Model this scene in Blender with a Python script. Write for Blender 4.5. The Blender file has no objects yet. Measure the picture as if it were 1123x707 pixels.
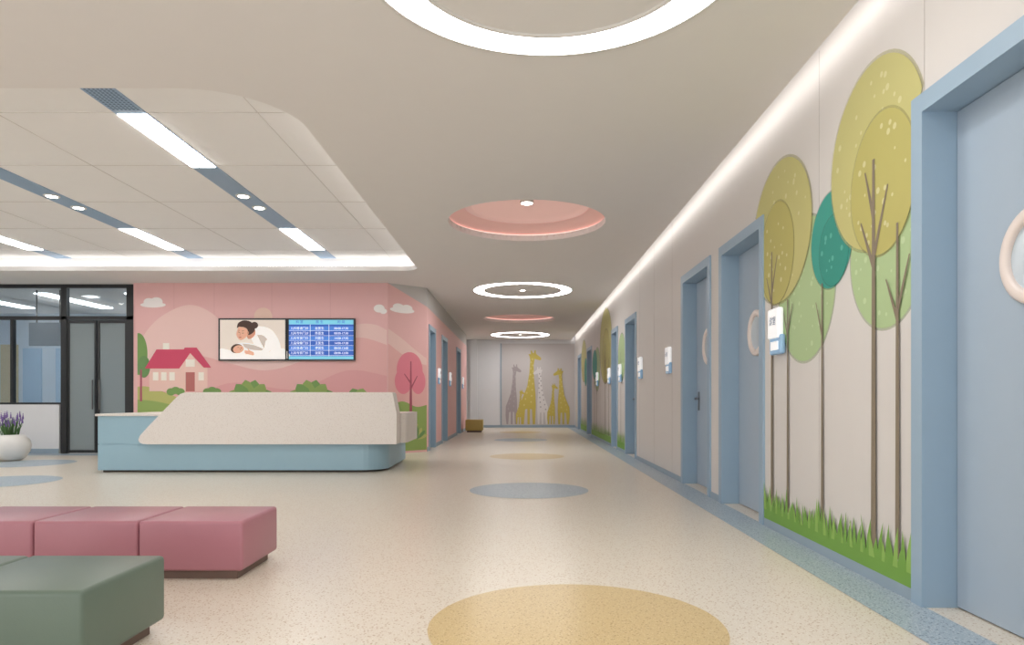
import bpy, bmesh, math, random
from mathutils import Vector, Matrix
random.seed(4)
scene=bpy.context.scene
try:
    scene.view_settings.view_transform='Standard'
except Exception: pass
COL=scene.collection

# ------------------------------------------------------------ materials
def lin(c):
    out=[]
    for v in c[:3]:
        v=v/255.0
        out.append(v/12.92 if v<=0.04045 else ((v+0.055)/1.055)**2.4)
    return tuple(out)+(1.0,)
MATS={}
def mat(name,c,rough=0.6,emit=0.0,metal=0.0,var=0.03,scale=6.0,bump=0.0,ecol=None,alpha=1.0):
    if name in MATS: return MATS[name]
    m=bpy.data.materials.new(name); m.use_nodes=True
    nt=m.node_tree; b=nt.nodes['Principled BSDF']
    b.inputs['Roughness'].default_value=rough
    b.inputs['Metallic'].default_value=metal
    b.inputs['Alpha'].default_value=alpha
    col=lin(c)
    tc=nt.nodes.new('ShaderNodeTexCoord')
    nz=nt.nodes.new('ShaderNodeTexNoise'); nz.inputs['Scale'].default_value=scale
    nt.links.new(tc.outputs['Object'],nz.inputs['Vector'])
    mx=nt.nodes.new('ShaderNodeMix'); mx.data_type='RGBA'
    mx.inputs[6].default_value=tuple(min(1,v*(1-var)) for v in col[:3])+(1,)
    mx.inputs[7].default_value=tuple(min(1,v*(1+var)) for v in col[:3])+(1,)
    nt.links.new(nz.outputs['Fac'],mx.inputs[0])
    nt.links.new(mx.outputs[2],b.inputs['Base Color'])
    if emit>0:
        b.inputs['Emission Color'].default_value=lin(ecol) if ecol else col
        b.inputs['Emission Strength'].default_value=emit
    if bump>0:
        n2=nt.nodes.new('ShaderNodeTexNoise'); n2.inputs['Scale'].default_value=180
        nt.links.new(tc.outputs['Object'],n2.inputs['Vector'])
        bp=nt.nodes.new('ShaderNodeBump'); bp.inputs['Strength'].default_value=bump
        bp.inputs['Distance'].default_value=0.002
        nt.links.new(n2.outputs['Fac'],bp.inputs['Height'])
        nt.links.new(bp.outputs['Normal'],b.inputs['Normal'])
    MATS[name]=m
    return m
def terrazzo(name,base,s1,s2,rough=0.35,scale=38,th=0.22):
    m=bpy.data.materials.new(name); m.use_nodes=True
    nt=m.node_tree; b=nt.nodes['Principled BSDF']; b.inputs['Roughness'].default_value=rough
    tc=nt.nodes.new('ShaderNodeTexCoord')
    prev=None
    rgb=nt.nodes.new('ShaderNodeRGB'); rgb.outputs[0].default_value=lin(base); prev=rgb.outputs[0]
    for i,(s,c,t) in enumerate(((scale,s1,th),(scale*1.7,s2,th*1.05),(scale*0.8,s2,th*0.6))):
        vo=nt.nodes.new('ShaderNodeTexVoronoi'); vo.inputs['Scale'].default_value=s
        mp=nt.nodes.new('ShaderNodeMapping'); mp.inputs['Location'].default_value=(i*3.3,i*1.7,0.21*i)
        nt.links.new(tc.outputs['Object'],mp.inputs['Vector'])
        nt.links.new(mp.outputs['Vector'],vo.inputs['Vector'])
        lt=nt.nodes.new('ShaderNodeMath'); lt.operation='LESS_THAN'; lt.inputs[1].default_value=t
        nt.links.new(vo.outputs['Distance'],lt.inputs[0])
        mx=nt.nodes.new('ShaderNodeMix'); mx.data_type='RGBA'
        nt.links.new(lt.outputs[0],mx.inputs[0]); nt.links.new(prev,mx.inputs[6])
        mx.inputs[7].default_value=lin(c); prev=mx.outputs[2]
    nt.links.new(prev,b.inputs['Base Color'])
    MATS[name]=m
    return m

M_floor=terrazzo('terrazzo_beige',(227,217,201),(192,168,140),(238,231,220),0.28,54,0.27)
M_fblue=terrazzo('terrazzo_blue',(166,182,193),(108,130,148),(202,210,215),0.33,50,0.3)
M_fyel=terrazzo('terrazzo_yellow',(212,187,136),(182,150,100),(228,208,166),0.28,54,0.27)
M_ceil=mat('ceiling_plaster',(233,230,228),0.85,var=0.01)
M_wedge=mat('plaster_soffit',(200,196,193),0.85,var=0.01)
M_ceil2=mat('ceiling_tile_white',(243,242,241),0.8,var=0.01)
M_seam=mat('panel_seam',(184,178,174),0.8)
M_seamc=mat('tile_seam',(212,208,204),0.8)
M_wall=mat('wall_warm_white',(214,210,207),0.6,var=0.01)
M_wallw=mat('wall_white',(222,223,226),0.6,var=0.01)
M_pink=mat('wall_pink',(236,188,186),0.6,var=0.01)
M_pinkseam=mat('wall_pink_seam',(218,164,163),0.7)
M_blue=mat('door_blue_leaf',(166,182,198),0.45,var=0.02)
M_bframe=mat('door_blue_frame',(152,176,196),0.42,var=0.02)
M_base=mat('baseboard_blue_grey',(150,168,182),0.45)
M_light=mat('lamp_white',(255,253,251),0.5,emit=14.0)
M_strip=mat('strip_lamp_white',(255,254,253),0.5,emit=17.0)
M_led=mat('cove_led',(255,251,247),0.5,emit=4.5)
M_led2=mat('slot_led',(255,251,247),0.5,emit=8.0)
M_spot=mat('spot_lamp',(255,250,240),0.5,emit=20.0)
M_rim=mat('white_metal_rim',(225,222,218),0.35)
M_dome=mat('dome_pink_glow',(242,196,188),0.6,var=0.01,emit=0.1)  # faint glow put into the dome shell as fill light
M_dome2=mat('dome_pink_glow_inner',(246,204,196),0.6,var=0.01,emit=0.2)  # inner dome glows more; its brightness is put into the material
M_perf=mat('perforated_blue_grey',(148,174,202),0.5)
M_black=mat('black_metal',(38,40,42),0.4)
M_toe=mat('dark_toe_kick',(70,64,60),0.6)
M_chrome=mat('brushed_steel',(120,120,122),0.3,metal=0.9)
M_deskw=terrazzo('desk_white_stone',(234,227,221),(196,182,172),(244,238,234),0.4,60,0.2)
M_deskb=mat('desk_blue',(156,190,207),0.4,var=0.02)
M_pinkseat=mat('pink_leather',(176,118,130),0.36,var=0.04,bump=0.15)
M_greenseat=mat('green_leather',(98,114,102),0.36,var=0.04,bump=0.15)
M_yelseat=mat('yellow_leather',(190,166,92),0.45)
M_plinth=mat('brown_wood_plinth',(120,98,88),0.5,var=0.15)

# ------------------------------------------------------------ mesh helpers
def setmeta(o,label=None,category=None,group=None,kind=None):
    if label: o['label']=label
    if category: o['category']=category
    if group: o['group']=group
    if kind: o['kind']=kind
def mk(name,bm,mats,parent=None,smooth=False,recalc=True,**k):
    if recalc: bmesh.ops.recalc_face_normals(bm,faces=bm.faces[:])
    me=bpy.data.meshes.new(name); bm.to_mesh(me); bm.free()
    if not isinstance(mats,(list,tuple)): mats=[mats]
    for m in mats: me.materials.append(m)
    if smooth:
        for p in me.polygons: p.use_smooth=True
    o=bpy.data.objects.new(name,me); COL.objects.link(o)
    if parent: o.parent=parent; o.matrix_parent_inverse=Matrix.Translation(-parent.location)
    setmeta(o,**k); return o
def empty(name,loc,**k):
    o=bpy.data.objects.new(name,None); o.empty_display_size=0.1; o.location=loc
    COL.objects.link(o); setmeta(o,**k); return o
def add_box(bm,x0,x1,y0,y1,z0,z1,mi=0):
    vs=[bm.verts.new(p) for p in ((x0,y0,z0),(x1,y0,z0),(x1,y1,z0),(x0,y1,z0),(x0,y0,z1),(x1,y0,z1),(x1,y1,z1),(x0,y1,z1))]
    fs=[]
    for f in ((0,3,2,1),(4,5,6,7),(0,1,5,4),(1,2,6,5),(2,3,7,6),(3,0,4,7)):
        fa=bm.faces.new([vs[i] for i in f]); fa.material_index=mi; fs.append(fa)
    return vs,fs
def box(name,x0,x1,y0,y1,z0,z1,m,parent=None,bevel=0,seg=3,smooth=False,**k):
    bm=bmesh.new(); add_box(bm,x0,x1,y0,y1,z0,z1)
    if bevel>0:
        bmesh.ops.bevel(bm,geom=bm.edges[:],offset=bevel,segments=seg,profile=0.5,affect='EDGES')
    return mk(name,bm,m,parent,smooth=smooth,**k)
def lathe(bm,prof,n=64,center=(0,0,0),axis='Z',mi=0,mis=None):
    rings=[]
    cx,cy,cz=center
    for r,z in prof:
        ring=[]
        if r<1e-6:
            p=(cx,cy,cz+z) if axis=='Z' else (cx+z,cy,cz)
            ring=[bm.verts.new(p)]
        else:
            for i in range(n):
                a=2*math.pi*i/n
                if axis=='Z': p=(cx+r*math.cos(a),cy+r*math.sin(a),cz+z)
                else: p=(cx+z,cy+r*math.cos(a),cz+r*math.sin(a))
                ring.append(bm.verts.new(p))
        rings.append(ring)
    for k in range(len(rings)-1):
        A,B=rings[k],rings[k+1]; m=mis[k] if mis else mi
        for i in range(n):
            j=(i+1)%n
            if len(A)==1 and len(B)==1: continue
            if len(A)==1: f=bm.faces.new((A[0],B[i],B[j]))
            elif len(B)==1: f=bm.faces.new((A[i],A[j],B[0]))
            else: f=bm.faces.new((A[i],A[j],B[j],B[i]))
            f.material_index=m; f.smooth=True
def rrect(x0,x1,y0,y1,r,n=10):
    pts=[]
    for (cx,cy,a0,rr) in ((x0+r[0],y0+r[0],math.pi,r[0]),(x1-r[1],y0+r[1],1.5*math.pi,r[1]),(x1-r[2],y1-r[2],0,r[2]),(x0+r[3],y1-r[3],0.5*math.pi,r[3])):
        for i in range(n+1):
            a=a0+0.5*math.pi*i/n
            pts.append((cx+rr*math.cos(a),cy+rr*math.sin(a)))
    return pts
def band(bm,lo,li,z0,z1,mi=0):
    n=len(lo)
    a=[bm.verts.new((p[0],p[1],z0)) for p in lo]; b=[bm.verts.new((p[0],p[1],z1)) for p in lo]
    c=[bm.verts.new((p[0],p[1],z1)) for p in li]; d=[bm.verts.new((p[0],p[1],z0)) for p in li]
    for i in range(n):
        j=(i+1)%n
        for q in ((a,b),(b,c),(c,d),(d,a)):
            f=bm.faces.new((q[0][i],q[0][j],q[1][j],q[1][i])); f.material_index=mi
def prism(bm,pts,z0,z1,mi=0):
    a=[bm.verts.new((p[0],p[1],z0)) for p in pts]; b=[bm.verts.new((p[0],p[1],z1)) for p in pts]
    n=len(pts)
    f=bm.faces.new(a); f.material_index=mi
    f=bm.faces.new(b); f.material_index=mi
    for i in range(n):
        j=(i+1)%n; f=bm.faces.new((a[i],a[j],b[j],b[i])); f.material_index=mi

class Art:
    """flat artwork on a wall plane: P = o + u*a + v*b + n*layer"""
    def __init__(s,o,u,v,n,conv=None,step=0.0012):
        s.o=Vector(o);s.u=Vector(u);s.v=Vector(v);s.n=Vector(n);s.bm=bmesh.new();s.m=[];s.conv=conv or (lambda a,b:(a,b));s.step=step;s.k=0
    def poly(s,pts,m,L=1):
        if m not in s.m: s.m.append(m)
        s.k+=1; off=s.step*(L+0.065*(s.k%14))
        vs=[]
        for p in pts:
            a,b=s.conv(*p)
            vs.append(s.bm.verts.new(s.o+s.u*a+s.v*b+s.n*off))
        f=s.bm.faces.new(vs); f.material_index=s.m.index(m)
        f.normal_update()
        if f.normal.dot(s.n)<0: f.normal_flip()
    def ell(s,cx,cy,rx,ry,m,L=1,n=40,rot=0,clip=None):
        pts=[]
        for i in range(n):
            a=2*math.pi*i/n; x=rx*math.cos(a);y=ry*math.sin(a)
            p=(cx+x*math.cos(rot)-y*math.sin(rot),cy+x*math.sin(rot)+y*math.cos(rot))
            if clip: p=clip(*p)
            pts.append(p)
        s.poly(pts,m,L)
    def rect(s,x0,x1,y0,y1,m,L=1): s.poly([(x0,y0),(x1,y0),(x1,y1),(x0,y1)],m,L)
    def stroke(s,x0,y0,x1,y1,w0,w1,m,L=1):
        d=Vector((x1-x0,y1-y0)); 
        if d.length<1e-6: return
        d.normalize(); q=Vector((-d.y,d.x))
        s.poly([(x0+q.x*w0/2,y0+q.y*w0/2),(x1+q.x*w1/2,y1+q.y*w1/2),(x1-q.x*w1/2,y1-q.y*w1/2),(x0-q.x*w0/2,y0-q.y*w0/2)],m,L)
    def leaf(s,x,y,dx,dy,w,m,L=1):
        d=Vector((dx,dy)).normalized(); q=Vector((-d.y,d.x))*w/2
        s.poly([(x,y),(x+dx*.35+q.x*.8,y+dy*.35+q.y*.8),(x+dx*.6+q.x,y+dy*.6+q.y),(x+dx*.88+q.x*.6,y+dy*.88+q.y*.6),(x+dx,y+dy),(x+dx*.88-q.x*.6,y+dy*.88-q.y*.6),(x+dx*.6-q.x,y+dy*.6-q.y),(x+dx*.35-q.x*.8,y+dy*.35-q.y*.8)],m,L)
    def done(s,name,parent=None,**k):
        bmesh.ops.triangulate(s.bm,faces=s.bm.faces[:])
        return mk(name,s.bm,s.m,parent,recalc=False,**k)
def text_obj(name,txt,size,loc,rot,m,parent,align='CENTER'):
    cu=bpy.data.curves.new(name,'FONT'); cu.body=txt; cu.size=size; cu.align_x=align; cu.align_y='CENTER'; cu.extrude=0.0005
    t=bpy.data.objects.new(name+'_tmp',cu); COL.objects.link(t)
    bpy.context.view_layer.update()
    me=bpy.data.meshes.new_from_object(t.evaluated_get(bpy.context.evaluated_depsgraph_get()))
    bpy.data.objects.remove(t)
    me.transform(Matrix.Translation(loc)@rot.to_4x4())
    me.materials.clear(); me.materials.append(m)
    o=bpy.data.objects.new(name,me); COL.objects.link(o)
    if parent: o.parent=parent; o.matrix_parent_inverse=Matrix.Translation(-parent.location)
    return o

CE=3.45
WX=2.14
# ------------------------------------------------------------ floor
bm=bmesh.new()
add_box(bm,-13.5,2.5,-2.0,27.2,-0.1,0.0)
def disc(bm,cx,cy,r,mi,z=0.002,n=72):
    f=bm.faces.new([bm.verts.new((cx+r*math.cos(2*math.pi*i/n),cy+r*math.sin(2*math.pi*i/n),z)) for i in range(n)]); f.material_index=mi
for cx,cy,mi in ((0.27,3.32,2),(0.1,8.26,1),(0.12,13.15,2),(0.0,18.5,1),(0.0,22.9,2),(-7.0,9.1,1),(-8.5,11.7,1),(-4.9,1.4,2)):
    disc(bm,cx,cy,0.72,mi)
vs=[bm.verts.new(p) for p in ((1.836,-2,0.002),(WX,-2,0.002),(WX,26.7,0.002),(1.836,26.7,0.002))]
f=bm.faces.new(vs); f.material_index=1
vs=[bm.verts.new(p) for p in ((-11.6,13.35,0.002),(-7.95,13.35,0.002),(-7.95,13.8,0.002),(-11.6,13.8,0.002))]
f=bm.faces.new(vs); f.material_index=1
fl=mk('floor',bm,[M_floor,M_fblue,M_fyel],kind='structure')

# ------------------------------------------------------------ ceiling slab
hole=rrect(-11.3,-1.85,5.13,12.4,(0.3,0.75,0.3,0.3),14)
bm=bmesh.new()
def loop(pts,z):
    v=[bm.verts.new((p[0],p[1],z)) for p in pts]
    for i in range(len(v)): bm.edges.new((v[i],v[(i+1)%len(v)]))
loop([(-11.9,-2),(1.99,-2),(1.99,26.9),(-11.9,26.9)],CE)
loop(hole,CE)
domes=((0.08,9.03),(-0.04,19.8))
for dx,dy in domes:
    loop([(dx+1.04*math.cos(2*math.pi*i/64),dy+1.04*math.sin(2*math.pi*i/64)) for i in range(64)],CE)
bmesh.ops.triangle_fill(bm,edges=bm.edges[:],use_beauty=True,normal=(0,0,1))
r=bmesh.ops.extrude_face_region(bm,geom=bm.faces[:])
bmesh.ops.translate(bm,verts=[e for e in r['geom'] if isinstance(e,bmesh.types.BMVert)],vec=(0,0,0.08))
mk('ceiling',bm,M_ceil,kind='structure')
big=rrect(-11.6,-1.65,4.93,12.6,(0.3,0.75,0.3,0.3),14); big2=rrect(-11.75,-1.5,4.78,12.75,(0.3,0.75,0.3,0.3),14)
bm=bmesh.new(); band(bm,big2,big,CE+0.08,3.72); prism(bm,big2,3.72,3.8)
for x in [-2.4,-4.8,-7.2,-9.6]:
    add_box(bm,x-0.003,x+0.003,4.95,12.58,3.716,3.722,1)
for y in [6.2,7.6,9.0,10.4,11.9]:
    add_box(bm,-11.5,-1.7,y-0.003,y+0.003,3.716,3.722,1)
mk('ceiling_recess_tiles',bm,[M_ceil2,M_seamc],kind='structure').name='ceiling.001'
i1=rrect(-11.45,-1.71,5.0,12.53,(0.3,0.75,0.3,0.3),14); i2=rrect(-11.42,-1.74,5.03,12.5,(0.3,0.75,0.3,0.3),14)
bm=bmesh.new(); band(bm,i1,i2,CE+0.08,CE+0.1)
mk('trim_8',bm,M_led,kind='structure')  # unseen LED light strip lying on the recess lip, not a trim piece
bm=bmesh.new(); add_box(bm,1.6,2.44,-2,26.9,3.7,3.76); add_box(bm,1.6,1.66,-2,26.9,CE+0.08,3.7)
mk('trim_1',bm,M_wall,kind='structure')
box('trim_9',1.99,2.0,-1.9,26.6,3.478,3.515,M_led2,kind='structure')  # unseen LED light strip on the ceiling edge, washing the wall

# domes
for k,(dx,dy) in enumerate(domes):
    e=empty('domed_ceiling_light',(dx,dy,CE),label='round pink stepped ceiling dome with a small centre downlight',category='ceiling light',group='pink ceiling domes')
    bm=bmesh.new()
    prof=[(1.04,0.0),(1.04,0.07),(1.10,0.075),(1.10,0.10)]
    for i in range(9):
        t=i/8; prof.append((1.08-0.26*t,0.10+0.10*math.sin(t*math.pi/2)))
    prof+= [(0.82,0.23)]
    for i in range(1,11):
        t=i/10; prof.append((0.82*(1-t),0.23+0.09*math.sin(t*math.pi/2)))
    mis=[0,0,1]+[1]*9+[2]+[2]*10
    lathe(bm,prof,72,(dx,dy,CE),mis=mis[:len(prof)-1])
    mk('dome_shell',bm,[M_ceil,M_dome,M_dome2],e)
    bm=bmesh.new(); lathe(bm,[(1.085,0.082),(1.065,0.082),(1.065,0.095),(1.085,0.095),(1.085,0.082)],72,(dx,dy,CE)); mk('light_strip',bm,mat('dome_led',(255,232,222),0.5,emit=0.8),e)
    bm=bmesh.new(); lathe(bm,[(0,0.255),(0.075,0.255),(0.09,0.262),(0.09,0.31)],32,(dx,dy,CE),mis=[0,1,1])
    mk('downlight',bm,[M_spot,M_rim],e)
# ring lights
for k,(dx,dy) in enumerate(((0.17,3.56),(0.04,14.6),(-0.02,24.6))):
    e=empty('ring_ceiling_light',(dx,dy,CE),label='large flat white glowing ring ceiling light',category='ceiling light',group='ring ceiling lights')
    bm=bmesh.new(); lathe(bm,[(0.83,0.0),(0.83,-0.012),(1.05,-0.012),(1.05,0.0)],96,(dx,dy,CE)); mk('diffuser',bm,M_light,e)
    bm=bmesh.new(); lathe(bm,[(1.05,0.0),(1.05,-0.016),(1.07,-0.016),(1.07,0.0)],96,(dx,dy,CE)); lathe(bm,[(0.81,0.0),(0.81,-0.016),(0.83,-0.016),(0.83,0.0)],96,(dx,dy,CE)); mk('rim',bm,M_rim,e)
    if k>0:
        e2=empty('recessed_downlight',(dx,dy,CE),label='small round white downlight in the ring centre',category='downlight',group='ring centre downlights')
        bm=bmesh.new(); lathe(bm,[(0,-0.006),(0.06,-0.006)],32,(dx,dy,CE)); mk('lens',bm,M_spot,e2)
        bm=bmesh.new(); lathe(bm,[(0.06,-0.006),(0.065,-0.012),(0.09,-0.01),(0.09,0.0)],32,(dx,dy,CE)); mk('bezel',bm,M_rim,e2)
# linear strips in recess
for x in (-3.56,-6.02,-8.46,-10.9):
    w=0.145
    e=empty('linear_ceiling_light',(x,8.9,3.72),label='long blue-grey perforated ceiling channel with white lamp panels',category='ceiling light',group='linear ceiling lights')
    bm=bmesh.new()
    add_box(bm,x-w,x+w,4.95,12.58,3.712,3.72,0)
    mk('channel',bm,M_perf,e)
    for (a,b_) in ((6.22,7.63),(10.4,11.85)):
        bm=bmesh.new(); add_box(bm,x-w+0.012,x+w-0.012,a,b_,3.705,3.712,0); mk('lamp_panel',bm,M_strip,e)
    bm=bmesh.new()
    for k in range(22):
        for j in range(7):
            cx=x-0.11+j*0.0367; cy=5.35+k*0.0367
            add_box(bm,cx-.009,cx+.009,cy-.009,cy+.009,3.7105,3.7125)
    mk('perforation',bm,mat('perforation_dark',(90,110,134),0.7),e)
    for (yy,xo) in ((8.72,-0.0),(9.25,0.0)):
        bm=bmesh.new(); lathe(bm,[(0,-0.012),(0.065,-0.012)],24,(x+xo,yy,3.714),mi=0); lathe(bm,[(0.065,-0.012),(0.085,-0.014),(0.095,-0.006),(0.095,0)],24,(x+xo,yy,3.714),mi=1)
        mk('spotlight',bm,[M_spot,M_rim],e)
# ------------------------------------------------------------ right wall with doors
FH=2.72
rd=[(2.35,3.69),(5.95,7.28),(7.63,9.0),(12.55,13.85),(14.95,15.95),(20.4,21.8),(24.0,25.3)]
bm=bmesh.new(); y=-2.0
for a,b_ in rd:
    add_box(bm,WX,2.44,y,a,0,3.7); add_box(bm,WX,2.44,a,b_,FH,3.7); y=b_
add_box(bm,WX,2.44,y,26.9,0,3.7)
mk('wall_right',bm,M_wall,kind='structure')
box('wall_right_backing',2.44,2.5,-2,26.9,0,3.7,M_wall,kind='structure').name='wall_right.001'
bm=bmesh.new(); y=-2.0
for a,b_ in rd+[(26.7,26.7)]:
    if a-y>0.02: add_box(bm,WX-0.012,WX,y,a,0,0.07)
    y=b_
mk('baseboard_right',bm,M_base,kind='structure')
bm=bmesh.new()
for yy in (1.2,4.87,9.6,10.9,12.2,16.8,18.2,19.5,22.6):
    add_box(bm,WX-0.0015,WX+0.001,yy-0.002,yy+0.002,0.07,3.6)
for yy in (3.6,): add_box(bm,WX-0.0015,WX+0.001,yy-0.002,yy+0.002,FH,3.6)
mk('trim_2',bm,M_seam,kind='structure')
M_port=mat('porthole_rim_cream',(232,220,214),0.35)
M_pglass=mat('porthole_frosted_glass',(196,208,218),0.15)

def door(n,y0,y1,side,handle_far=True,with_handle=True,wx=WX):
    s=side
    def X(a,b): 
        return (min(s*a,s*b),max(s*a,s*b))
    e=empty('door_%d'%n,(s*(wx+0.1),(y0+y1)/2,0),kind='structure')
    e['label']='light blue hospital room door with a round porthole window'
    bm=bmesh.new(); xa,xb=X(wx-0.02,wx+0.21); t=0.1
    add_box(bm,xa,xb,y0,y0+t,0,FH); add_box(bm,xa,xb,y1-t,y1,0,FH); add_box(bm,xa,xb,y0+t,y1-t,FH-t,FH)
    mk('door_frame',bm,M_bframe,e)
    xa,xb=X(wx+0.165,wx+0.205)
    lf=box('door_leaf',xa,xb,y0+t+0.004,y1-t-0.004,0.008,FH-t-0.004,M_blue,e)
    yc=(y0+y1)/2
    bm=bmesh.new()
    pr=[(0.165,0.0),(0.165,0.022),(0.18,0.03),(0.21,0.03),(0.225,0.02),(0.225,0.0)]
    lathe(bm,[(r,-s*z) for r,z in pr],48,(s*(wx+0.165),yc,1.75),axis='X')
    mk('porthole_ring',bm,M_port,lf)
    bm=bmesh.new(); lathe(bm,[(0,-s*0.006),(0.166,-s*0.006)],48,(s*(wx+0.165),yc,1.75),axis='X')
    mk('porthole_glass',bm,M_pglass,lf)
    if with_handle:
        yh=y1-t-0.12 if handle_far else y0+t+0.12
        d=-1 if handle_far else 1
        bm=bmesh.new(); xa,xb=X(wx+0.157,wx+0.165); add_box(bm,xa,xb,yh-0.03,yh+0.03,0.96,1.2)
        xa,xb=X(wx+0.11,wx+0.157); add_box(bm,xa,xb,yh-0.012,yh+0.012,1.1,1.124)
        xa,xb=X(wx+0.11,wx+0.128); ya,yb=sorted((yh-d*0.012,yh+d*0.15)); add_box(bm,xa,xb,ya,yb,1.096,1.126)
        mk('lever_handle',bm,M_chrome,lf)
    return e
for i,(a,b_) in enumerate(rd): door(i+1,a,b_,1,handle_far=(i!=0 and i!=1))

# ------------------------------------------------------------ left block: pink wall
PY=13.7; LX=1.98
PX0=-7.86
ld=[(14.6,15.75),(17.0,18.25),(20.9,22.3)]
bm=bmesh.new()
pl=[(-2.68,PY),(-2.68,PY+.22),(PX0,PY+.22)]
for i in range(9):
    a=math.pi+math.pi/2*i/8; pl.append((PX0+.12+.12*math.cos(a),PY+.12+.12*math.sin(a)))
prism(bm,pl,0,CE)
mk('wall_pink_front',bm,M_pink,kind='structure').name='wall_front'
A=Vector((-2.68,PY));B=Vector((-LX,14.35))
bm=bmesh.new()
def quadprism(p0,p1,q0,q1,z0a,z0b,z1a,z1b,mi):
    v=[bm.verts.new((p0[0],p0[1],z0a)),bm.verts.new((p1[0],p1[1],z0b)),bm.verts.new((p1[0],p1[1],z1b)),bm.verts.new((p0[0],p0[1],z1a)),
       bm.verts.new((q0[0],q0[1],z0a)),bm.verts.new((q1[0],q1[1],z0b)),bm.verts.new((q1[0],q1[1],z1b)),bm.verts.new((q0[0],q0[1],z1a))]
    for f in ((0,1,2,3),(4,7,6,5),(0,4,5,1),(1,5,6,2),(2,6,7,3),(3,7,4,0)):
        bm.faces.new([v[i] for i in f]).material_index=mi
A2=(-2.68,PY+0.2);B2=(-LX-0.2,14.45)
quadprism(A,B,A2,B2,0,0,CE-0.001,3.06,0)
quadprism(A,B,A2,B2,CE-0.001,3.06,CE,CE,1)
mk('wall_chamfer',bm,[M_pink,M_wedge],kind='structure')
bm=bmesh.new(); y=14.35; TP=3.06
for a,b_ in ld:
    add_box(bm,-LX-0.3,-LX,y,a,0,TP); add_box(bm,-LX-0.3,-LX,a,b_,FH,TP); y=b_
add_box(bm,-LX-0.3,-LX,y,24.8,0,TP)
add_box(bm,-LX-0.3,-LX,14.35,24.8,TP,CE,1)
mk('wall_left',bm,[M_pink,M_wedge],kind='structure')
box('wall_left_backing',-LX-0.36,-LX-0.3,14.4,24.8,0,CE,M_pink,kind='structure').name='wall_left.001'
for i,(a,b_) in enumerate(ld): door(10+i,a,b_,-1,wx=LX,handle_far=False)
bm=bmesh.new(); y=14.36
for a,b_ in ld+[(24.8,24.8)]:
    add_box(bm,-LX,-LX+0.012,y,a,0,0.09); y=b_
mk('baseboard_left',bm,M_base,kind='structure')
box('wall_far',-5.5,2.5,26.7,26.9,0,3.7,M_wallw,kind='structure')
box('baseboard_far',-5.4,2.13,26.685,26.7,0,0.1,M_base,kind='structure')
box('wall_side_passage',-5.5,-5.3,24.8,26.7,0,CE,M_wallw,kind='structure').name='wall_passage'
box('trim_3',-1.98,-1.7,26.55,26.7,0,CE,M_wallw,kind='structure')
box('trim_4',-0.80,-0.75,26.66,26.7,0,3.3,M_base,kind='structure')
bm=bmesh.new()
for x in (-6.99,-6.18,-5.02,-3.84): add_box(bm,x-0.003,x+0.003,PY-0.001,PY+0.001,0.1,CE)
add_box(bm,-7.7,-2.68,PY-0.001,PY+0.001,2.30,2.305)
mk('trim_5',bm,M_pinkseam,kind='structure')

# ------------------------------------------------------------ pink mural
def PM(c,n,alpha=1.0): return mat(n,c,0.6,var=0.01,alpha=alpha)
hillA=PM((243,207,200),'mural_hill_light'); hillB=PM((237,184,180),'mural_hill_mid'); hillC=PM((232,170,170),'mural_hill_deep')
cloud=PM((252,246,243),'mural_cloud'); sun=PM((240,206,190),'mural_sun'); grassY=PM((190,190,116),'mural_grass_yellow'); grassG=PM((150,174,98),'mural_grass_green')
roof=PM((210,76,106),'mural_roof'); hwall=PM((244,206,194),'mural_house'); hwin=PM((252,244,232),'mural_window'); treeG=PM((124,160,90),'mural_tree_green')
treeP=PM((234,138,154),'mural_tree_pink'); trunkP=PM((176,90,108),'mural_trunk_plum'); leafD=PM((112,150,92),'mural_leaf_dark'); hdoor=PM((190,114,108),'mural_door')
S=1/54.5
art=Art((0,PY,0),(1,0,0),(0,0,1),(0,-1,0),conv=lambda x,y:((x-571)*S,1.1-(y-438)*S))
def smooth_curve(pts,k=6):
    out=[]
    for i in range(len(pts)-1):
        p0=pts[max(i-1,0)];p1=pts[i];p2=pts[i+1];p3=pts[min(i+2,len(pts)-1)]
        for j in range(k):
            t=j/k
            out.append(tuple(0.5*((2*p1[q])+(-p0[q]+p2[q])*t+(2*p0[q]-5*p1[q]+4*p2[q]-p3[q])*t*t+(-p0[q]+3*p1[q]-3*p2[q]+p3[q])*t**3) for q in (0,1)))
    out.append(pts[-1]); return out
def hill(pts,base,m,L): 
    c=smooth_curve(pts)
    for a,b in zip(c[:-1],c[1:]):
        if m not in art.m: art.m.append(m)
        vs=[]
        for p in (a,b,(b[0],base),(a[0],base)):
            q=art.conv(*p); vs.append(art.bm.verts.new(art.o+art.u*q[0]+art.v*q[1]+art.n*(art.step*L)))
        f=art.bm.faces.new(vs); f.material_index=art.m.index(m); f.normal_update()
        if f.normal.dot(art.n)<0: f.normal_flip()
hill([(150,380),(162,360),(180,344),(206,334),(230,342),(258,366),(300,386),(340,400)],445,hillA,1)
hill([(340,400),(354,378),(374,362),(395,355),(412,356),(424,362)],445,hillA,1)
hill([(150,412),(175,398),(215,390),(250,398),(290,406),(330,396),(370,376),(396,370),(424,378)],450,hillB,2)
hill([(200,440),(250,420),(290,424),(330,426),(380,406),(424,412)],455,hillC,3)
art.ell(288,347,10,10,sun,2)
for cx,cy in ((167,334),(436-16,341)):
    for dx,dy,rx,ry in ((0,0,14,3),(-5,-3,6,4.5),(4,-3.4,7,5)): 
        if cx>400 and dx>0: continue
        art.ell(cx+dx*0.9,cy+dy,min(rx,424-cx-dx*0.9) if cx>400 else rx,ry,cloud,3)
hill([(150,424),(162,424),(185,432),(205,440),(225,444)],496,grassY,4)
hill([(150,438),(170,440),(200,446),(240,450),(424,452)],496,grassG,5)
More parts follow.
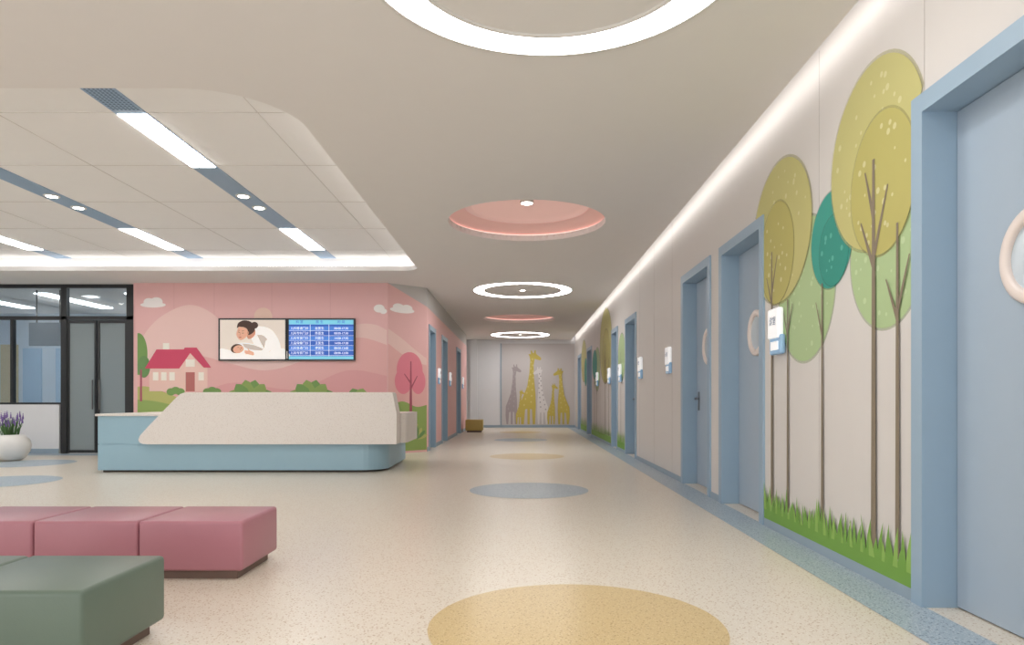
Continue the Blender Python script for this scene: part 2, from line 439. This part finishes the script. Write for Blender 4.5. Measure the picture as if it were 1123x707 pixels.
art.rect(163,227,402,429,hwall,6); art.poly([(200,384),(189,402),(227,402),(213,384)],hwall,6)
art.poly([(171,383),(158,404),(192,404),(203,383)],roof,8); art.poly([(202,381),(215,381),(231,403),(223,403),(208,387),(196,404),(190,404)],roof,9)
art.rect(178,185,376,388,hwin,7)
for wx_ in (167,176,185): art.rect(wx_,wx_+6,408,417,hwin,7)
art.rect(203,213,394,402,hwin,7); art.rect(203,213,408,429,hdoor,7); art.rect(217,223,408,417,hwin,7)
lc=lambda x,y:(max(x,150),y)
art.ell(151,388,10,23,treeG,7,clip=lc); art.ell(157,402,7,12,leafD,8,clip=lc); art.stroke(154,405,154,440,2,2.4,trunkP,9)
for cx in (192,232): 
    for d in (-5,0,5): art.ell(cx+d,428+abs(d)*.3,5,4,treeG,8)
for cx,cy,n,h in ((274,444,8,32),(341,444,8,32),(392,446,6,24)):
    for i in range(n):
        a=math.radians(8+164*i/(n-1)); art.leaf(cx,cy,math.cos(a)*h*0.85,-math.sin(a)*h*0.88,15,treeG if i%2 else grassG,6+i%3)
art.done('wall_mural',label='pink mural with hills, clouds, sun and red-roofed house',category='mural')
ud=Vector((B.x-A.x,B.y-A.y,0)); ln=ud.length; ud.normalize(); nn=Vector((ud.y,-ud.x,0))
if nn.y>0: nn=-nn
art=Art((A.x,A.y,0),ud,(0,0,1),nn,conv=lambda x,y:((x-425)/42*ln,1.1-(y-438)/53.0))
hill([(425.2,362),(440,372),(455,384),(466.5,392)],440,hillA,1)
hill([(425.2,378),(445,392),(466.5,400)],450,hillB,2)
art.ell(440,341,13,3.2,cloud,3); art.ell(436,338,6,4,cloud,3); art.ell(445,338.5,6,4,cloud,3)
hill([(425.2,446),(440,440),(455,446),(466.5,444)],494,grassG,3)
art.ell(448,406,14,20,treeP,4); art.ell(441,418,9,14,treeP,5); art.ell(457,418,8,14,treeP,5)
art.stroke(449,396,449,460,1.2,3,trunkP,6); art.stroke(449,420,442,410,1.6,.8,trunkP,6); art.stroke(449,426,456,412,1.6,.8,trunkP,6)
for cx,cy in ((436,478),(456,482),(446,470)):
    for i in range(7):
        a=math.radians(20+140*i/6); art.leaf(cx,cy,math.cos(a)*12,-math.sin(a)*14,4,leafD if i%2 else grassY,6+i%2)
art.done('wall_mural',label='pink tree and green bushes painted on angled wall',category='mural')

# ------------------------------------------------------------ tree murals on the right wall
olive=PM((192,187,124),'mural_olive'); olive2=PM((182,175,104),'mural_olive_deep'); teal=PM((58,154,140),'mural_teal'); teal2=PM((48,144,130),'mural_teal_deep')
sage=PM((172,195,146),'mural_sage'); trunk=PM((132,120,102),'mural_trunk'); gras=PM((118,164,70),'mural_lawn'); gras2=PM((146,186,92),'mural_lawn_light'); dotw=PM((207,203,152),'mural_dot')
olsg=PM((180,184,118),'mural_overlap')
halo={}
for m_,c_ in ((olive,(192,187,124)),(teal,(58,154,140)),(sage,(172,195,146)),(olive2,(184,178,110)),(teal2,(50,146,132))):
    halo[m_]=PM(c_,m_.name+'_edge',.38)
def crown(art,c,z,ry,rz,m,L,clip,dots=0,mdot=None):
    art.ell(c,z,ry*1.035,rz*1.035,halo[m],L-.12,n=56,clip=clip)
    art.ell(c,z,ry*1.018,rz*1.018,halo[m],L+.9,n=56,clip=clip) if False else None
    art.ell(c,z,ry,rz,m,L+1.0,n=56,clip=clip)
    for i in range(dots):
        a=random.random()*2*math.pi; r=math.sqrt(random.random())*0.86
        p=(c+ry*r*math.cos(a),z+rz*r*math.sin(a))
        if clip(*p)!=p: continue
        q=random.uniform(.009,.021)
        art.ell(p[0],p[1],q,q,mdot or dotw,L+2.0,n=10)
def trunk_(art,y,z0,z1,w=0.035,br=(),L=14):
    art.stroke(y,z0,y,z1,w,w*0.5,trunk,L)
    for (zb,dy,dz) in br: art.stroke(y,zb,y+dy,zb+dz,w*0.6,w*0.25,trunk,L)
def lawn(art,y0,y1,h0,hb,n):
    art.rect(y0,y1,0.07,h0,gras,15)
    for i in range(n):
        x=y0+0.03+(y1-y0-0.06)*i/(n-1); hh=hb*random.uniform(0.45,1.0)
        lean=random.uniform(-.05,.05); w=random.uniform(.02,.035)
        pts=[(x-w,h0-0.01),(x-w*.6+lean*.4,h0+hh*.5),(x+lean,h0+hh),(x+w*.7+lean*.4,h0+hh*.5),(x+w,h0-0.01)]
        pts=[(min(max(a,y0),y1),b) for a,b in pts]
        art.poly(pts,gras if i%3 else gras2,16+i%2)
def clipM1(y,z):
    if z<2.73: y=min(max(y,3.63),6.02)
    return (y,z)
art=Art((WX,0,0),(0,1,0),(0,0,1),(-1,0,0),step=0.0008)
sd=PM((188,208,164),'mural_dot_sage')
crown(art,5.12,1.93,0.50,0.54,sage,1,clipM1,36,sd)
crown(art,3.98,1.98,0.42,0.46,sage,1,clipM1,30,sd)
crown(art,4.68,2.20,0.31,0.33,teal,4,clipM1,0)
crown(art,4.64,2.12,0.22,0.24,teal2,5.3,clipM1,12,PM((92,176,162),'mural_dot_teal'))
crown(art,4.12,2.58,0.54,0.56,olive,8,clipM1,50)
crown(art,4.02,2.38,0.36,0.42,olive2,11,clipM1,22)
crown(art,5.6,2.48,0.62,0.58,olive,8,clipM1,44)
crown(art,5.66,2.32,0.36,0.42,olive2,11,clipM1,18)
trunk_(art,5.76,0.2,2.35,0.05,((1.9,.12,.25),(2.0,-.12,.3)))
trunk_(art,5.42,0.2,1.9,0.04,((1.6,.1,.25),(1.65,-.1,.2)))
trunk_(art,4.80,0.2,1.92,0.036,((1.55,.1,.25),))
trunk_(art,4.10,0.2,2.55,0.06,((1.95,-.16,.4),(1.9,.15,.3),(2.2,.1,.3)))
trunk_(art,3.84,0.2,2.1,0.045,((1.6,-.12,.3),(1.55,.12,.25)))
lawn(art,3.70,5.94,0.16,0.24,52)
art.done('wall_mural',label='mural of round olive, teal and green trees over grass',category='mural')
def clipR(a,b):
    return lambda y,z:((min(max(y,a),b) if z<2.73 else y),z)
art=Art((WX,0,0),(0,1,0),(0,0,1),(-1,0,0),step=0.0012)
c=clipR(15.98,20.37)
crown(art,19.0,1.95,0.7,0.6,sage,1,c,10)
crown(art,17.1,2.45,1.2,0.93,olive,5,c,40); crown(art,17.0,2.2,0.75,0.65,olive2,8,c,20)
crown(art,19.6,2.1,0.6,0.42,teal,4,c,0)
for yy,zt in ((19.0,1.9),(17.1,2.5),(16.4,2.1),(19.6,2.1)): trunk_(art,yy,0.2,zt,0.07,((zt-.6,.25,.35),(zt-.7,-.25,.35)))
lawn(art,15.97,20.38,0.22,0.28,50)
art.done('wall_mural',label='mural of a tall olive tree with teal tree over grass',category='mural')
art=Art((WX,0,0),(0,1,0),(0,0,1),(-1,0,0),step=0.0012)
c=clipR(13.88,14.92)
crown(art,14.4,2.0,0.5,0.5,sage,1,c,10); trunk_(art,14.4,0.2,2.1,0.05,((1.6,.15,.3),)); lawn(art,13.87,14.93,0.2,0.28,18)
art.done('wall_mural',label='mural of a small green tree over grass between doors',category='mural')
art=Art((WX,0,0),(0,1,0),(0,0,1),(-1,0,0),step=0.0014)
c=clipR(21.83,23.97)
crown(art,23.0,2.4,0.9,0.7,olive,2,c,15); crown(art,22.3,2.0,0.45,0.45,teal,5,c,0)
for yy in (22.3,23.0,23.5): trunk_(art,yy,0.2,2.2,0.08,())
lawn(art,21.82,23.98,0.25,0.3,26)
art.done('wall_mural',label='mural of olive and teal trees near the corridor end',category='mural')

# ------------------------------------------------------------ giraffe mural on far wall
gbg=PM((200,195,194),'mural_giraffe_ground'); gy=PM((198,180,88),'giraffe_yellow'); gp=PM((166,156,158),'giraffe_mauve'); gw=PM((222,218,217),'giraffe_pale'); gsp=PM((212,198,122),'giraffe_spot_pale'); gsp2=PM((178,168,171),'giraffe_spot_grey'); gspw=PM((168,162,164),'giraffe_spot_dim')
art=Art((0,26.7,0),(1,0,0),(0,0,1),(0,-1,0),step=0.002)
art.rect(-0.75,2.12,0.1,3.3,gbg,1)
def giraffe(cx,H,f,m,sp,L,wd=1.12):
    z0=0.13
    def P(pts): art.poly([(cx+f*a*H*wd,z0+b*H) for a,b in pts],m,L)
    P([(-.075,.0),(-.05,.0),(-.035,.20),(-.012,.21),(-.01,.0),(.015,.0),(.02,.21),(.04,.20),(.05,.0),(.075,.0),(.085,.25),(.08,.42),(.066,.6),(.06,.80),(.072,.885),(.13,.865),(.147,.88),(.14,.905),(.095,.945),(.085,.965),(.085,1.0),(.068,1.0),(.066,.965),(.05,.965),(.04,1.0),(.025,.995),(.03,.95),(-.0,.95),(.015,.915),(.022,.87),(.012,.7),(-.012,.52),(-.05,.40),(-.085,.30),(-.09,.15)])
    for i in range(16):
        t=i/15
        z=.26+.62*t; xc=(-.01+.05*min(1,t*1.6)); w_=.05*(1-t)+.012
        art.ell(cx+f*(xc+(w_ if i%2 else -w_)*.6)*H*wd,z0+z*H,.012*H,.014*H,sp,L+1,n=7)
giraffe(-0.36,2.35,1,gp,gsp2,2)
giraffe(0.30,2.9,1,gy,gsp,6,1.2)
giraffe(-0.06,1.35,1,gy,gsp,4)
giraffe(0.86,2.25,-1,gw,gspw,8)
giraffe(1.2,1.6,1,gy,gsp,10)
giraffe(1.68,2.2,-1,gy,gsp,12,1.25)
art.done('wall_mural',label='mural of yellow, mauve and white giraffe silhouettes',category='mural')

# ------------------------------------------------------------ wall signs
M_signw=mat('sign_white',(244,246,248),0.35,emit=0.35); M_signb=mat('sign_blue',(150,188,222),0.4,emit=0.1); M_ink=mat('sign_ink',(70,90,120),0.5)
def sign(x,y,z,s):
    e=empty('room_sign',(s*x,y,z-0.19),label='small white and blue rounded room sign on wall',category='sign',group='room signs')
    def R(a,b): return (min(s*a,s*b),max(s*a,s*b))
    xa,xb=R(x-0.05,x); box('sign_panel',xa,xb,y-0.12,y+0.12,z-0.06,z+0.19,M_signw,e,bevel=0.018)
    xa,xb=R(x-0.04,x); box('sign_base',xa,xb,y-0.15,y+0.10,z-0.19,z-0.03,M_signb,e,bevel=0.015)
    xa,xb=R(x-0.048,x-0.04); box('card_holder',xa,xb,y-0.10,y+0.05,z-0.155,z-0.085,M_signw,e)
    rot=Matrix(((0,0,-1),(-1,0,0),(0,1,0))) if s>0 else Matrix(((0,0,1),(1,0,0),(0,1,0)))
    if y<20: text_obj('sign_text','诊室',0.075,(s*(x-0.052),y,z+0.08),rot,M_ink,e)
for y_ in (5.6,9.75,12.05,14.4,16.2,18.7): sign(WX-(0.015 if y_ in(5.6,14.4,16.2,18.7) else 0),y_,1.66,1)
for y_ in (16.35,18.9,23.0): sign(LX,y_,1.66,-1)

# ------------------------------------------------------------ wall monitors
M_scr=mat('screen_blue',(34,84,176),0.3,emit=0.5); M_scrh=mat('screen_cyan_head',(120,200,226),0.3,emit=0.4); M_scrt=mat('screen_text_white',(240,246,250),0.4,emit=0.6); M_scrl=mat('screen_row_light',(60,118,200),0.3,emit=0.5)
M_sbg=mat('photo_cream',(226,214,202),0.4,emit=0.25); M_skin=mat('photo_skin',(228,174,146),0.4,emit=0.2); M_skin2=mat('photo_skin_shade',(206,146,120),0.4,emit=0.15); M_hair=mat('photo_hair',(72,44,32),0.4,emit=0.1); M_cloth=mat('photo_white_cloth',(244,240,236),0.4,emit=0.3); M_sh=mat('photo_shadow_cloth',(206,194,184),0.4,emit=0.2); M_lip=mat('photo_lip',(190,94,88),0.4,emit=.2)
def monitor(x0,x1,z0,z1,label):
    y1=PY-0.012; y0=y1-0.05
    e=empty('wall_monitor',((x0+x1)/2,y1,z0),label=label,category='monitor',group='wall monitors')
    box('monitor_body',x0,x1,y0+0.01,y1+0.012,z0,z1,M_black,e)
    bm=bmesh.new(); t=0.028
    add_box(bm,x0,x1,y0,y0+0.01,z0,z0+t);add_box(bm,x0,x1,y0,y0+0.01,z1-t,z1);add_box(bm,x0,x0+t,y0,y0+0.01,z0+t,z1-t);add_box(bm,x1-t,x1,y0,y0+0.01,z0+t,z1-t)
    mk('bezel',bm,M_black,e)
    return e,y0+0.0095,x0+t,x1-t,z0+t,z1-t
e,yy,x0,x1,z0,z1=monitor(-6.07,-4.70,1.88,2.73,'black framed wall monitor showing a mother with a baby')
W_=x1-x0;H_=z1-z0
art=Art((x0,yy,z0),(1,0,0),(0,0,1),(0,-1,0),conv=lambda a,b:(a/1.625*W_,b*H_),step=0.0005)
art.rect(0,1.625,0,1,M_sbg,1)
SC=lambda p,k=5: smooth_curve(p+[p[0]],k)[:-1]
art.poly(SC([(0,.0),(0,.26),(.3,.22),(.8,.18),(1.3,.22),(1.6,.26),(1.62,0)]),M_cloth,2)
art.poly(SC([(.72,.66),(.86,.80),(1.05,.83),(1.28,.74),(1.44,.52),(1.52,.25),(1.5,.08),(1.2,.06),(1.0,.16),(.86,.36)]),M_cloth,3)
art.poly(SC([(.92,.62),(1.08,.60),(1.22,.44),(1.26,.22),(1.16,.18),(1.06,.34)]),M_sh,4)
art.poly(SC([(.66,.62),(.76,.70),(.86,.76),(.88,.64),(.80,.54),(.70,.52)]),M_skin2,5)
art.poly(SC([(.42,.80),(.46,.92),(.60,.985),(.76,.95),(.86,.84),(.86,.72),(.78,.64),(.70,.62),(.6,.7),(.5,.78)]),M_hair,6)
art.ell(.86,.86,.09,.085,M_hair,6)
art.poly(SC([(.46,.82),(.43,.72),(.41,.63),(.44,.55),(.50,.49),(.57,.50),(.66,.57),(.71,.67),(.69,.78),(.60,.84)]),M_skin,7)
art.poly(SC([(.44,.83),(.50,.90),(.62,.92),(.72,.86),(.75,.74),(.71,.66),(.68,.76),(.60,.81),(.52,.82)]),M_hair,8)
art.ell(.70,.67,.022,.035,M_skin2,9)
art.stroke(.455,.69,.50,.675,.012,.006,M_hair,9); art.stroke(.55,.66,.60,.665,.012,.006,M_hair,9)
art.stroke(.45,.735,.50,.73,.008,.006,M_hair,9); art.stroke(.545,.715,.605,.72,.008,.006,M_hair,9)
art.stroke(.515,.68,.492,.60,.006,.016,M_skin2,9); art.ell(.505,.555,.032,.012,M_lip,9,rot=.1)
art.poly(SC([(.30,.20),(.36,.36),(.56,.42),(.84,.38),(1.10,.26),(1.18,.15),(1.0,.08),(.6,.07),(.36,.10)]),M_cloth,9)
art.poly(SC([(.56,.40),(.62,.30),(.80,.24),(1.05,.22),(1.08,.26),(.84,.36)]),M_sh,10)
art.ell(.42,.27,.15,.115,M_hair,10,rot=.25)
art.ell(.46,.255,.135,.10,M_skin,11,rot=.25)
art.stroke(.44,.30,.475,.305,.01,.006,M_hair,12); art.stroke(.50,.24,.53,.25,.01,.006,M_hair,12)
art.ell(.53,.285,.016,.013,M_lip,12); art.ell(.49,.275,.012,.012,M_skin2,12)
art.poly(SC([(1.24,.52),(1.30,.36),(1.20,.16),(.98,.09),(.80,.11),(.80,.17),(.98,.19),(1.10,.28),(1.14,.46)]),M_cloth,12)
art.poly(SC([(.84,.18),(.74,.22),(.64,.21),(.62,.17),(.70,.13),(.84,.10)]),M_skin,13)
for k in range(4): art.stroke(.70,.205-.022*k,.60+.008*k,.225-.03*k,.022,.016,M_skin,14)
art.stroke(.74,.21,.69,.27,.024,.018,M_skin,14)
art.done('screen_picture',e)
e,yy,x0,x1,z0,z1=monitor(-4.685,-3.33,1.88,2.73,'black framed wall monitor showing a blue schedule table')
W_=x1-x0;H_=z1-z0
art=Art((x0,yy,z0),(1,0,0),(0,0,1),(0,-1,0),conv=lambda a,b:(a*W_,b*H_),step=0.0005)
art.rect(0,1,0,1,M_scr,1); art.rect(0,1,.88,1,M_scrh,2); art.rect(0,1,0,.08,M_scrh,2)
for i in range(6):
    z=.12+i*.125
    if i%2: art.rect(.0,1,z-.02,z+.09,M_scrl,2)
    art.rect(0,1,z-.024,z-.018,M_scrt,3)
for x_ in (.33,.62): art.rect(x_-.003,x_+.003,.08,.88,M_scrt,3)
art.done('screen_picture',e)
rot=Matrix(((1,0,0),(0,0,-1),(0,1,0)))
heads=('科 室','医 生','时 间')
for j,cx in enumerate((.165,.475,.81)):
    text_obj('screen_text',heads[j],0.065,(x0+cx*W_,yy-0.003,z0+.94*H_),rot,M_scr,e)
rows=(('儿科专家门诊','张医生','08:00-12:00'),('儿科普通门诊','李医生','08:00-12:00'),('儿童保健门诊','王医生','14:00-17:30'),('儿科专家门诊','刘医生','14:00-17:30'),('儿科专科门诊','陈医生','08:00-17:30'),('儿科普通门诊','赵医生','08:00-17:30'))
for i,rw in enumerate(rows):
    for j,cx in enumerate((.165,.475,.81)):
        text_obj('screen_text',rw[j],0.06,(x0+cx*W_,yy-0.003,z0+(.155+i*.125)*H_),rot,M_scrt,e)

# ------------------------------------------------------------ reception desk
e=empty('reception_desk',(-4.2,11.2,0),label='reception counter with angular white stone front over light blue base',category='reception desk')
plan=[(-6.38,10.25),(-2.45,10.25)]
for i in range(1,9):
    a=-math.pi/2+ (math.pi/2-0.05)*i/8; plan.append((-2.45+0.40*math.cos(a),10.65+0.40*math.sin(a)))
plan+=[(-2.08,12.25),(-6.38,12.25)]
def inset(pl,d,cx=-4.2,cy=11.25):
    out=[]
    for x,y in pl:
        out.append((x-d if x>cx else x+d, y+d if y<cy else y-d))
    return out
def desk_part(name,pl,z0,z1,m,bev=0):
    bm=bmesh.new(); prism(bm,pl,z0,z1)
    if bev:
        bmesh.ops.recalc_face_normals(bm,faces=bm.faces[:])
        bmesh.ops.bevel(bm,geom=[ed for ed in bm.edges if abs(ed.verts[0].co.z-ed.verts[1].co.z)<1e-5 and ed.verts[0].co.z>z1-1e-4],offset=bev,segments=2,affect='EDGES')
    return mk(name,bm,m,e)
desk_part('toe_kick',inset(plan,0.05),0,0.035,M_toe)
desk_part('desk_base',plan,0.035,0.43,M_deskb,0.01)
box('side_cabinet',-6.38,-5.2,10.25,12.25,0.43,0.85,M_deskb,e)
box('side_counter_top',-6.41,-5.2,10.22,12.28,0.85,0.885,M_deskw,e,bevel=0.008)
cols=[]
oy=10.16
def col(x,zb,zt): cols.append((x,zb,zt))
col(-5.72,.49,.51); col(-5.70,.455,.56); col(-5.65,.435,.62); col(-5.58,.43,.70)
col(-5.18,.43,1.13); col(-5.12,.43,1.185); col(-5.06,.43,1.205); col(-4.98,.43,1.21)
col(-1.945,.43,1.21); col(-1.925,.43,1.195); col(-1.865,.43,.90); col(-1.862,.435,.88)
bm=bmesh.new(); R_=[]
for x,zb,zt in cols:
    fr=lambda z: oy+0.06*(z-.43)/.78
    R_.append([bm.verts.new((x,fr(zb),zb)),bm.verts.new((x,fr(zt),zt)),bm.verts.new((x,oy+.34,zt)),bm.verts.new((x,oy+.34,zb))])
for a,b_ in zip(R_[:-1],R_[1:]):
    for k in range(4):
        bm.faces.new((a[k],a[(k+1)%4],b_[(k+1)%4],b_[k]))
bm.faces.new(R_[0]); bm.faces.new(R_[-1])
mk('front_panel',bm,M_deskw,e)
bm=bmesh.new(); prism(bm,[(-2.7,10.51),(-1.84,10.51),(-1.79,10.54),(-1.77,10.60),(-1.80,11.8),(-1.90,11.9),(-2.7,11.9)],.43,.89)
mk('end_counter',bm,M_deskw,e)
box('work_surface',-5.2,-2.7,10.5,11.2,0.72,0.76,M_deskw,e)

# ------------------------------------------------------------ benches
def ottoman(x0,x1,y0,y1,m,label,cat='ottoman',group=None,h=0.36,name='bench_seat'):
    e=empty(name,((x0+x1)/2,(y0+y1)/2,0),label=label,category=cat,group=group)
    bm=bmesh.new(); add_box(bm,x0,x1,y0,y1,0.055,h)
    bmesh.ops.bevel(bm,geom=bm.edges[:],offset=0.022,segments=5,profile=0.5,affect='EDGES')
    mk('cushion',bm,m,e,smooth=True)
    box('plinth',x0+0.05,x1-0.05,y0+0.05,y1-0.05,0,0.06,M_plinth,e)
for i in range(3):
    ottoman(-1.69-0.64*(i+1)+.002,-1.69-0.64*i-.002,4.13,4.73,M_pinkseat,'square dusty pink leather bench seat on brown plinth','bench',group='pink bench seats')
for i in range(2):
    ottoman(-1.69-0.64*(i+1)+.002,-1.69-0.64*i-.002,2.62,3.24,M_greenseat,'square dark green leather bench seat on brown plinth','bench',group='green bench seats')
ottoman(-1.86,-1.28,22.8,23.4,M_yelseat,'small mustard yellow bench seat by the corridor wall','bench',h=0.42)

# ------------------------------------------------------------ glass partition
M_glass=bpy.data.materials.new('clear_tinted_glass'); M_glass.use_nodes=True
nt=M_glass.node_tree; nt.nodes.clear()
o_=nt.nodes.new('ShaderNodeOutputMaterial'); mx=nt.nodes.new('ShaderNodeMixShader'); tr=nt.nodes.new('ShaderNodeBsdfTransparent'); gl=nt.nodes.new('ShaderNodeBsdfGlossy')
tr.inputs[0].default_value=(0.86,0.92,0.96,1); gl.inputs['Roughness'].default_value=0.05; mx.inputs[0].default_value=0.1
nt.links.new(tr.outputs[0],mx.inputs[1]); nt.links.new(gl.outputs[0],mx.inputs[2]); nt.links.new(mx.outputs[0],o_.inputs[0])
M_frost=bpy.data.materials.new('frosted_glass'); M_frost.use_nodes=True
nt=M_frost.node_tree; nt.nodes.clear()
o_=nt.nodes.new('ShaderNodeOutputMaterial'); mx=nt.nodes.new('ShaderNodeMixShader'); tr=nt.nodes.new('ShaderNodeBsdfTransparent'); gl=nt.nodes.new('ShaderNodeBsdfDiffuse')
tr.inputs[0].default_value=(0.7,0.76,0.78,1); gl.inputs[0].default_value=lin((160,168,170)); mx.inputs[0].default_value=0.65
nt.links.new(tr.outputs[0],mx.inputs[1]); nt.links.new(gl.outputs[0],mx.inputs[2]); nt.links.new(mx.outputs[0],o_.inputs[0])
GY=13.85
e=empty('window_1',(-9.9,GY,1.0),kind='structure',label='black framed glass partition above a low white wall')
bm=bmesh.new()
for (x0,x1,z0,z1) in ((-11.6,-7.86,3.38,3.45),(-11.6,-7.86,2.73,2.80),(-11.6,-9.38,1.0,1.04),(-9.38,-9.26,0,3.4),(-8.04,-7.86,0,3.4),(-10.41,-10.36,1.04,2.73),(-11.6,-11.5,1.04,3.4)):
    add_box(bm,x0,x1,GY,GY+0.1,z0,z1)
mk('window_frame',bm,M_black,e)
box('window_glass',-11.5,-9.4,GY+0.045,GY+0.055,1.04,3.38,M_glass,e)
box('transom_glass',-9.26,-8.04,GY+0.045,GY+0.055,2.80,3.38,M_glass,e)
e=empty('door_20',(-8.65,GY,0),kind='structure',label='double glass door with slim black frames')
bm=bmesh.new()
for (x0,x1) in ((-9.26,-8.665),(-8.645,-8.04)):
    add_box(bm,x0,x0+.04,GY+.02,GY+.07,0.01,2.72);add_box(bm,x1-.04,x1,GY+.02,GY+.07,0.01,2.72)
    add_box(bm,x0+.04,x1-.04,GY+.02,GY+.07,0.01,.07);add_box(bm,x0+.04,x1-.04,GY+.02,GY+.07,2.66,2.72)
mk('door_frame',bm,M_black,e)
box('door_glass',-9.22,-8.705,GY+.04,GY+.05,.07,2.66,M_frost,e)
box('door_glass',-8.605,-8.08,GY+.04,GY+.05,.07,2.66,M_frost,e)
for hx in (-8.73,-8.58): box('door_handle',hx-.012,hx+.012,GY-.02,GY+.0,0.9,1.5,M_chrome,e)
box('wall_low',-11.6,-9.40,GY-0.02,GY+0.14,0,1.0,M_wallw,kind='structure')
box('baseboard_low',-11.6,-9.40,GY-0.035,GY-0.02,0,0.1,M_base,kind='structure')
box('wall_side',-11.8,-11.6,-2,14.0,0,CE,M_wallw,kind='structure')
M_back=mat('back_room_blue',(160,188,212),0.6); M_wood=mat('back_room_tan',(200,180,140),0.6)
box('wall_side_room',-14.9,-14.7,13.8,18.8,0,CE,M_back,kind='structure').name='wall_side.001'
box('ceiling_room',-14.9,-11.8,13.8,18.8,CE,CE+.08,M_ceil,kind='structure').name='ceiling.002'
box('floor_room',-14.9,-13.5,13.8,18.8,-.1,0,M_floor,kind='structure').name='floor.001'
box('wall_back',-14.9,-6.0,18.6,18.8,0,CE,mat('back_room_pale',(196,208,218),0.6),kind='structure')
box('wall_room_side',-6.2,-6.0,13.95,18.6,0,CE,M_back,kind='structure').name='wall_inner'
box('wall_room_front',-14.9,-11.6,13.8,13.95,0,CE,M_back,kind='structure').name='wall_inner.001'
bm=bmesh.new()
for x,w in ((-13.6,.5),(-12.7,.35),(-11.6,.9),(-10.2,.7)): add_box(bm,x,x+w,18.55,18.6,0,2.5)
mk('trim_6',bm,M_back,kind='structure')
box('trim_7',-14.2,-13.75,18.54,18.6,0.0,2.6,M_wood,kind='structure')
e=empty('pendant_sign',(-10.2,14.6,2.5),label='dark hanging sign board inside the glazed room',category='sign')
box('sign_board',-10.55,-9.75,14.57,14.63,2.25,2.75,mat('sign_slate',(112,128,140),0.5),e)
for x in (-10.4,-9.9): box('sign_rod',x-.01,x+.01,14.59,14.61,2.75,CE,M_black,e)
for i,x in enumerate((-12.6,-10.6,-8.6)):
    box('trim_%d'%(10+i),x-.15,x+.15,15.0,17.4,CE-0.02,CE,M_light,kind='structure')  # glowing ceiling light panels of the glazed room, numbered with the trims

# ------------------------------------------------------------ potted lavender
px,py=-9.22,12.25
e=empty('potted_lavender',(px,py,0),label='round white pot with purple lavender by the glass partition',category='plant')
bm=bmesh.new(); lathe(bm,[(0,0),(0.16,0),(0.24,0.05),(0.31,0.16),(0.33,0.27),(0.30,0.38),(0.22,0.46),(0.20,0.47),(0.18,0.46),(0.18,0.40),(0,0.40)],48,(px,py,0))
mk('pot',bm,mat('white_ceramic',(232,230,226),0.3),e)
bm=bmesh.new(); bm2=bmesh.new()
for i in range(70):
    a=random.random()*6.283; r=random.random()*0.14; bx=px+r*math.cos(a); by=py+r*math.sin(a)
    h=random.uniform(.22,.42); tx=bx+math.cos(a)*random.uniform(.02,.14); ty=by+math.sin(a)*random.uniform(.02,.14)
    w=0.008
    v=[bm.verts.new(p) for p in ((bx-w,by,0.40),(bx+w,by,0.40),((bx+tx)/2+w,(by+ty)/2,0.42+h*.55),(tx,ty,0.40+h),((bx+tx)/2-w,(by+ty)/2,0.42+h*.55))]
    bm.faces.new(v)
    if i%2==0:
        z=0.40+h
        for k in range(4):
            m_=Matrix.Translation((tx,ty,z+k*0.028))@Matrix.Diagonal((1,1,1.3,1))
            bmesh.ops.create_icosphere(bm2,subdivisions=1,radius=0.017-0.003*k,matrix=m_)
mk('foliage',bm,mat('lavender_leaf',(84,122,72),0.6),e,recalc=False,kind='stuff')
mk('flower',bm2,mat('lavender_purple',(124,98,164),0.6),e,kind='stuff')

# ------------------------------------------------------------ world
w=bpy.data.worlds.new('room_world'); scene.world=w; w.use_nodes=True
w.node_tree.nodes['Background'].inputs[0].default_value=(1.0,0.985,0.97,1); w.node_tree.nodes['Background'].inputs[1].default_value=2.1

cam=bpy.data.cameras.new('camera'); cam.sensor_width=36; cam.lens=745/1123*36
cam.shift_x=-0.0085; cam.shift_y=0.0752; cam.clip_start=0.05; cam.clip_end=100
co=bpy.data.objects.new('camera',cam); co.location=(0,0,1.1); co.rotation_euler=(math.pi/2,0,0); COL.objects.link(co)
scene.camera=co
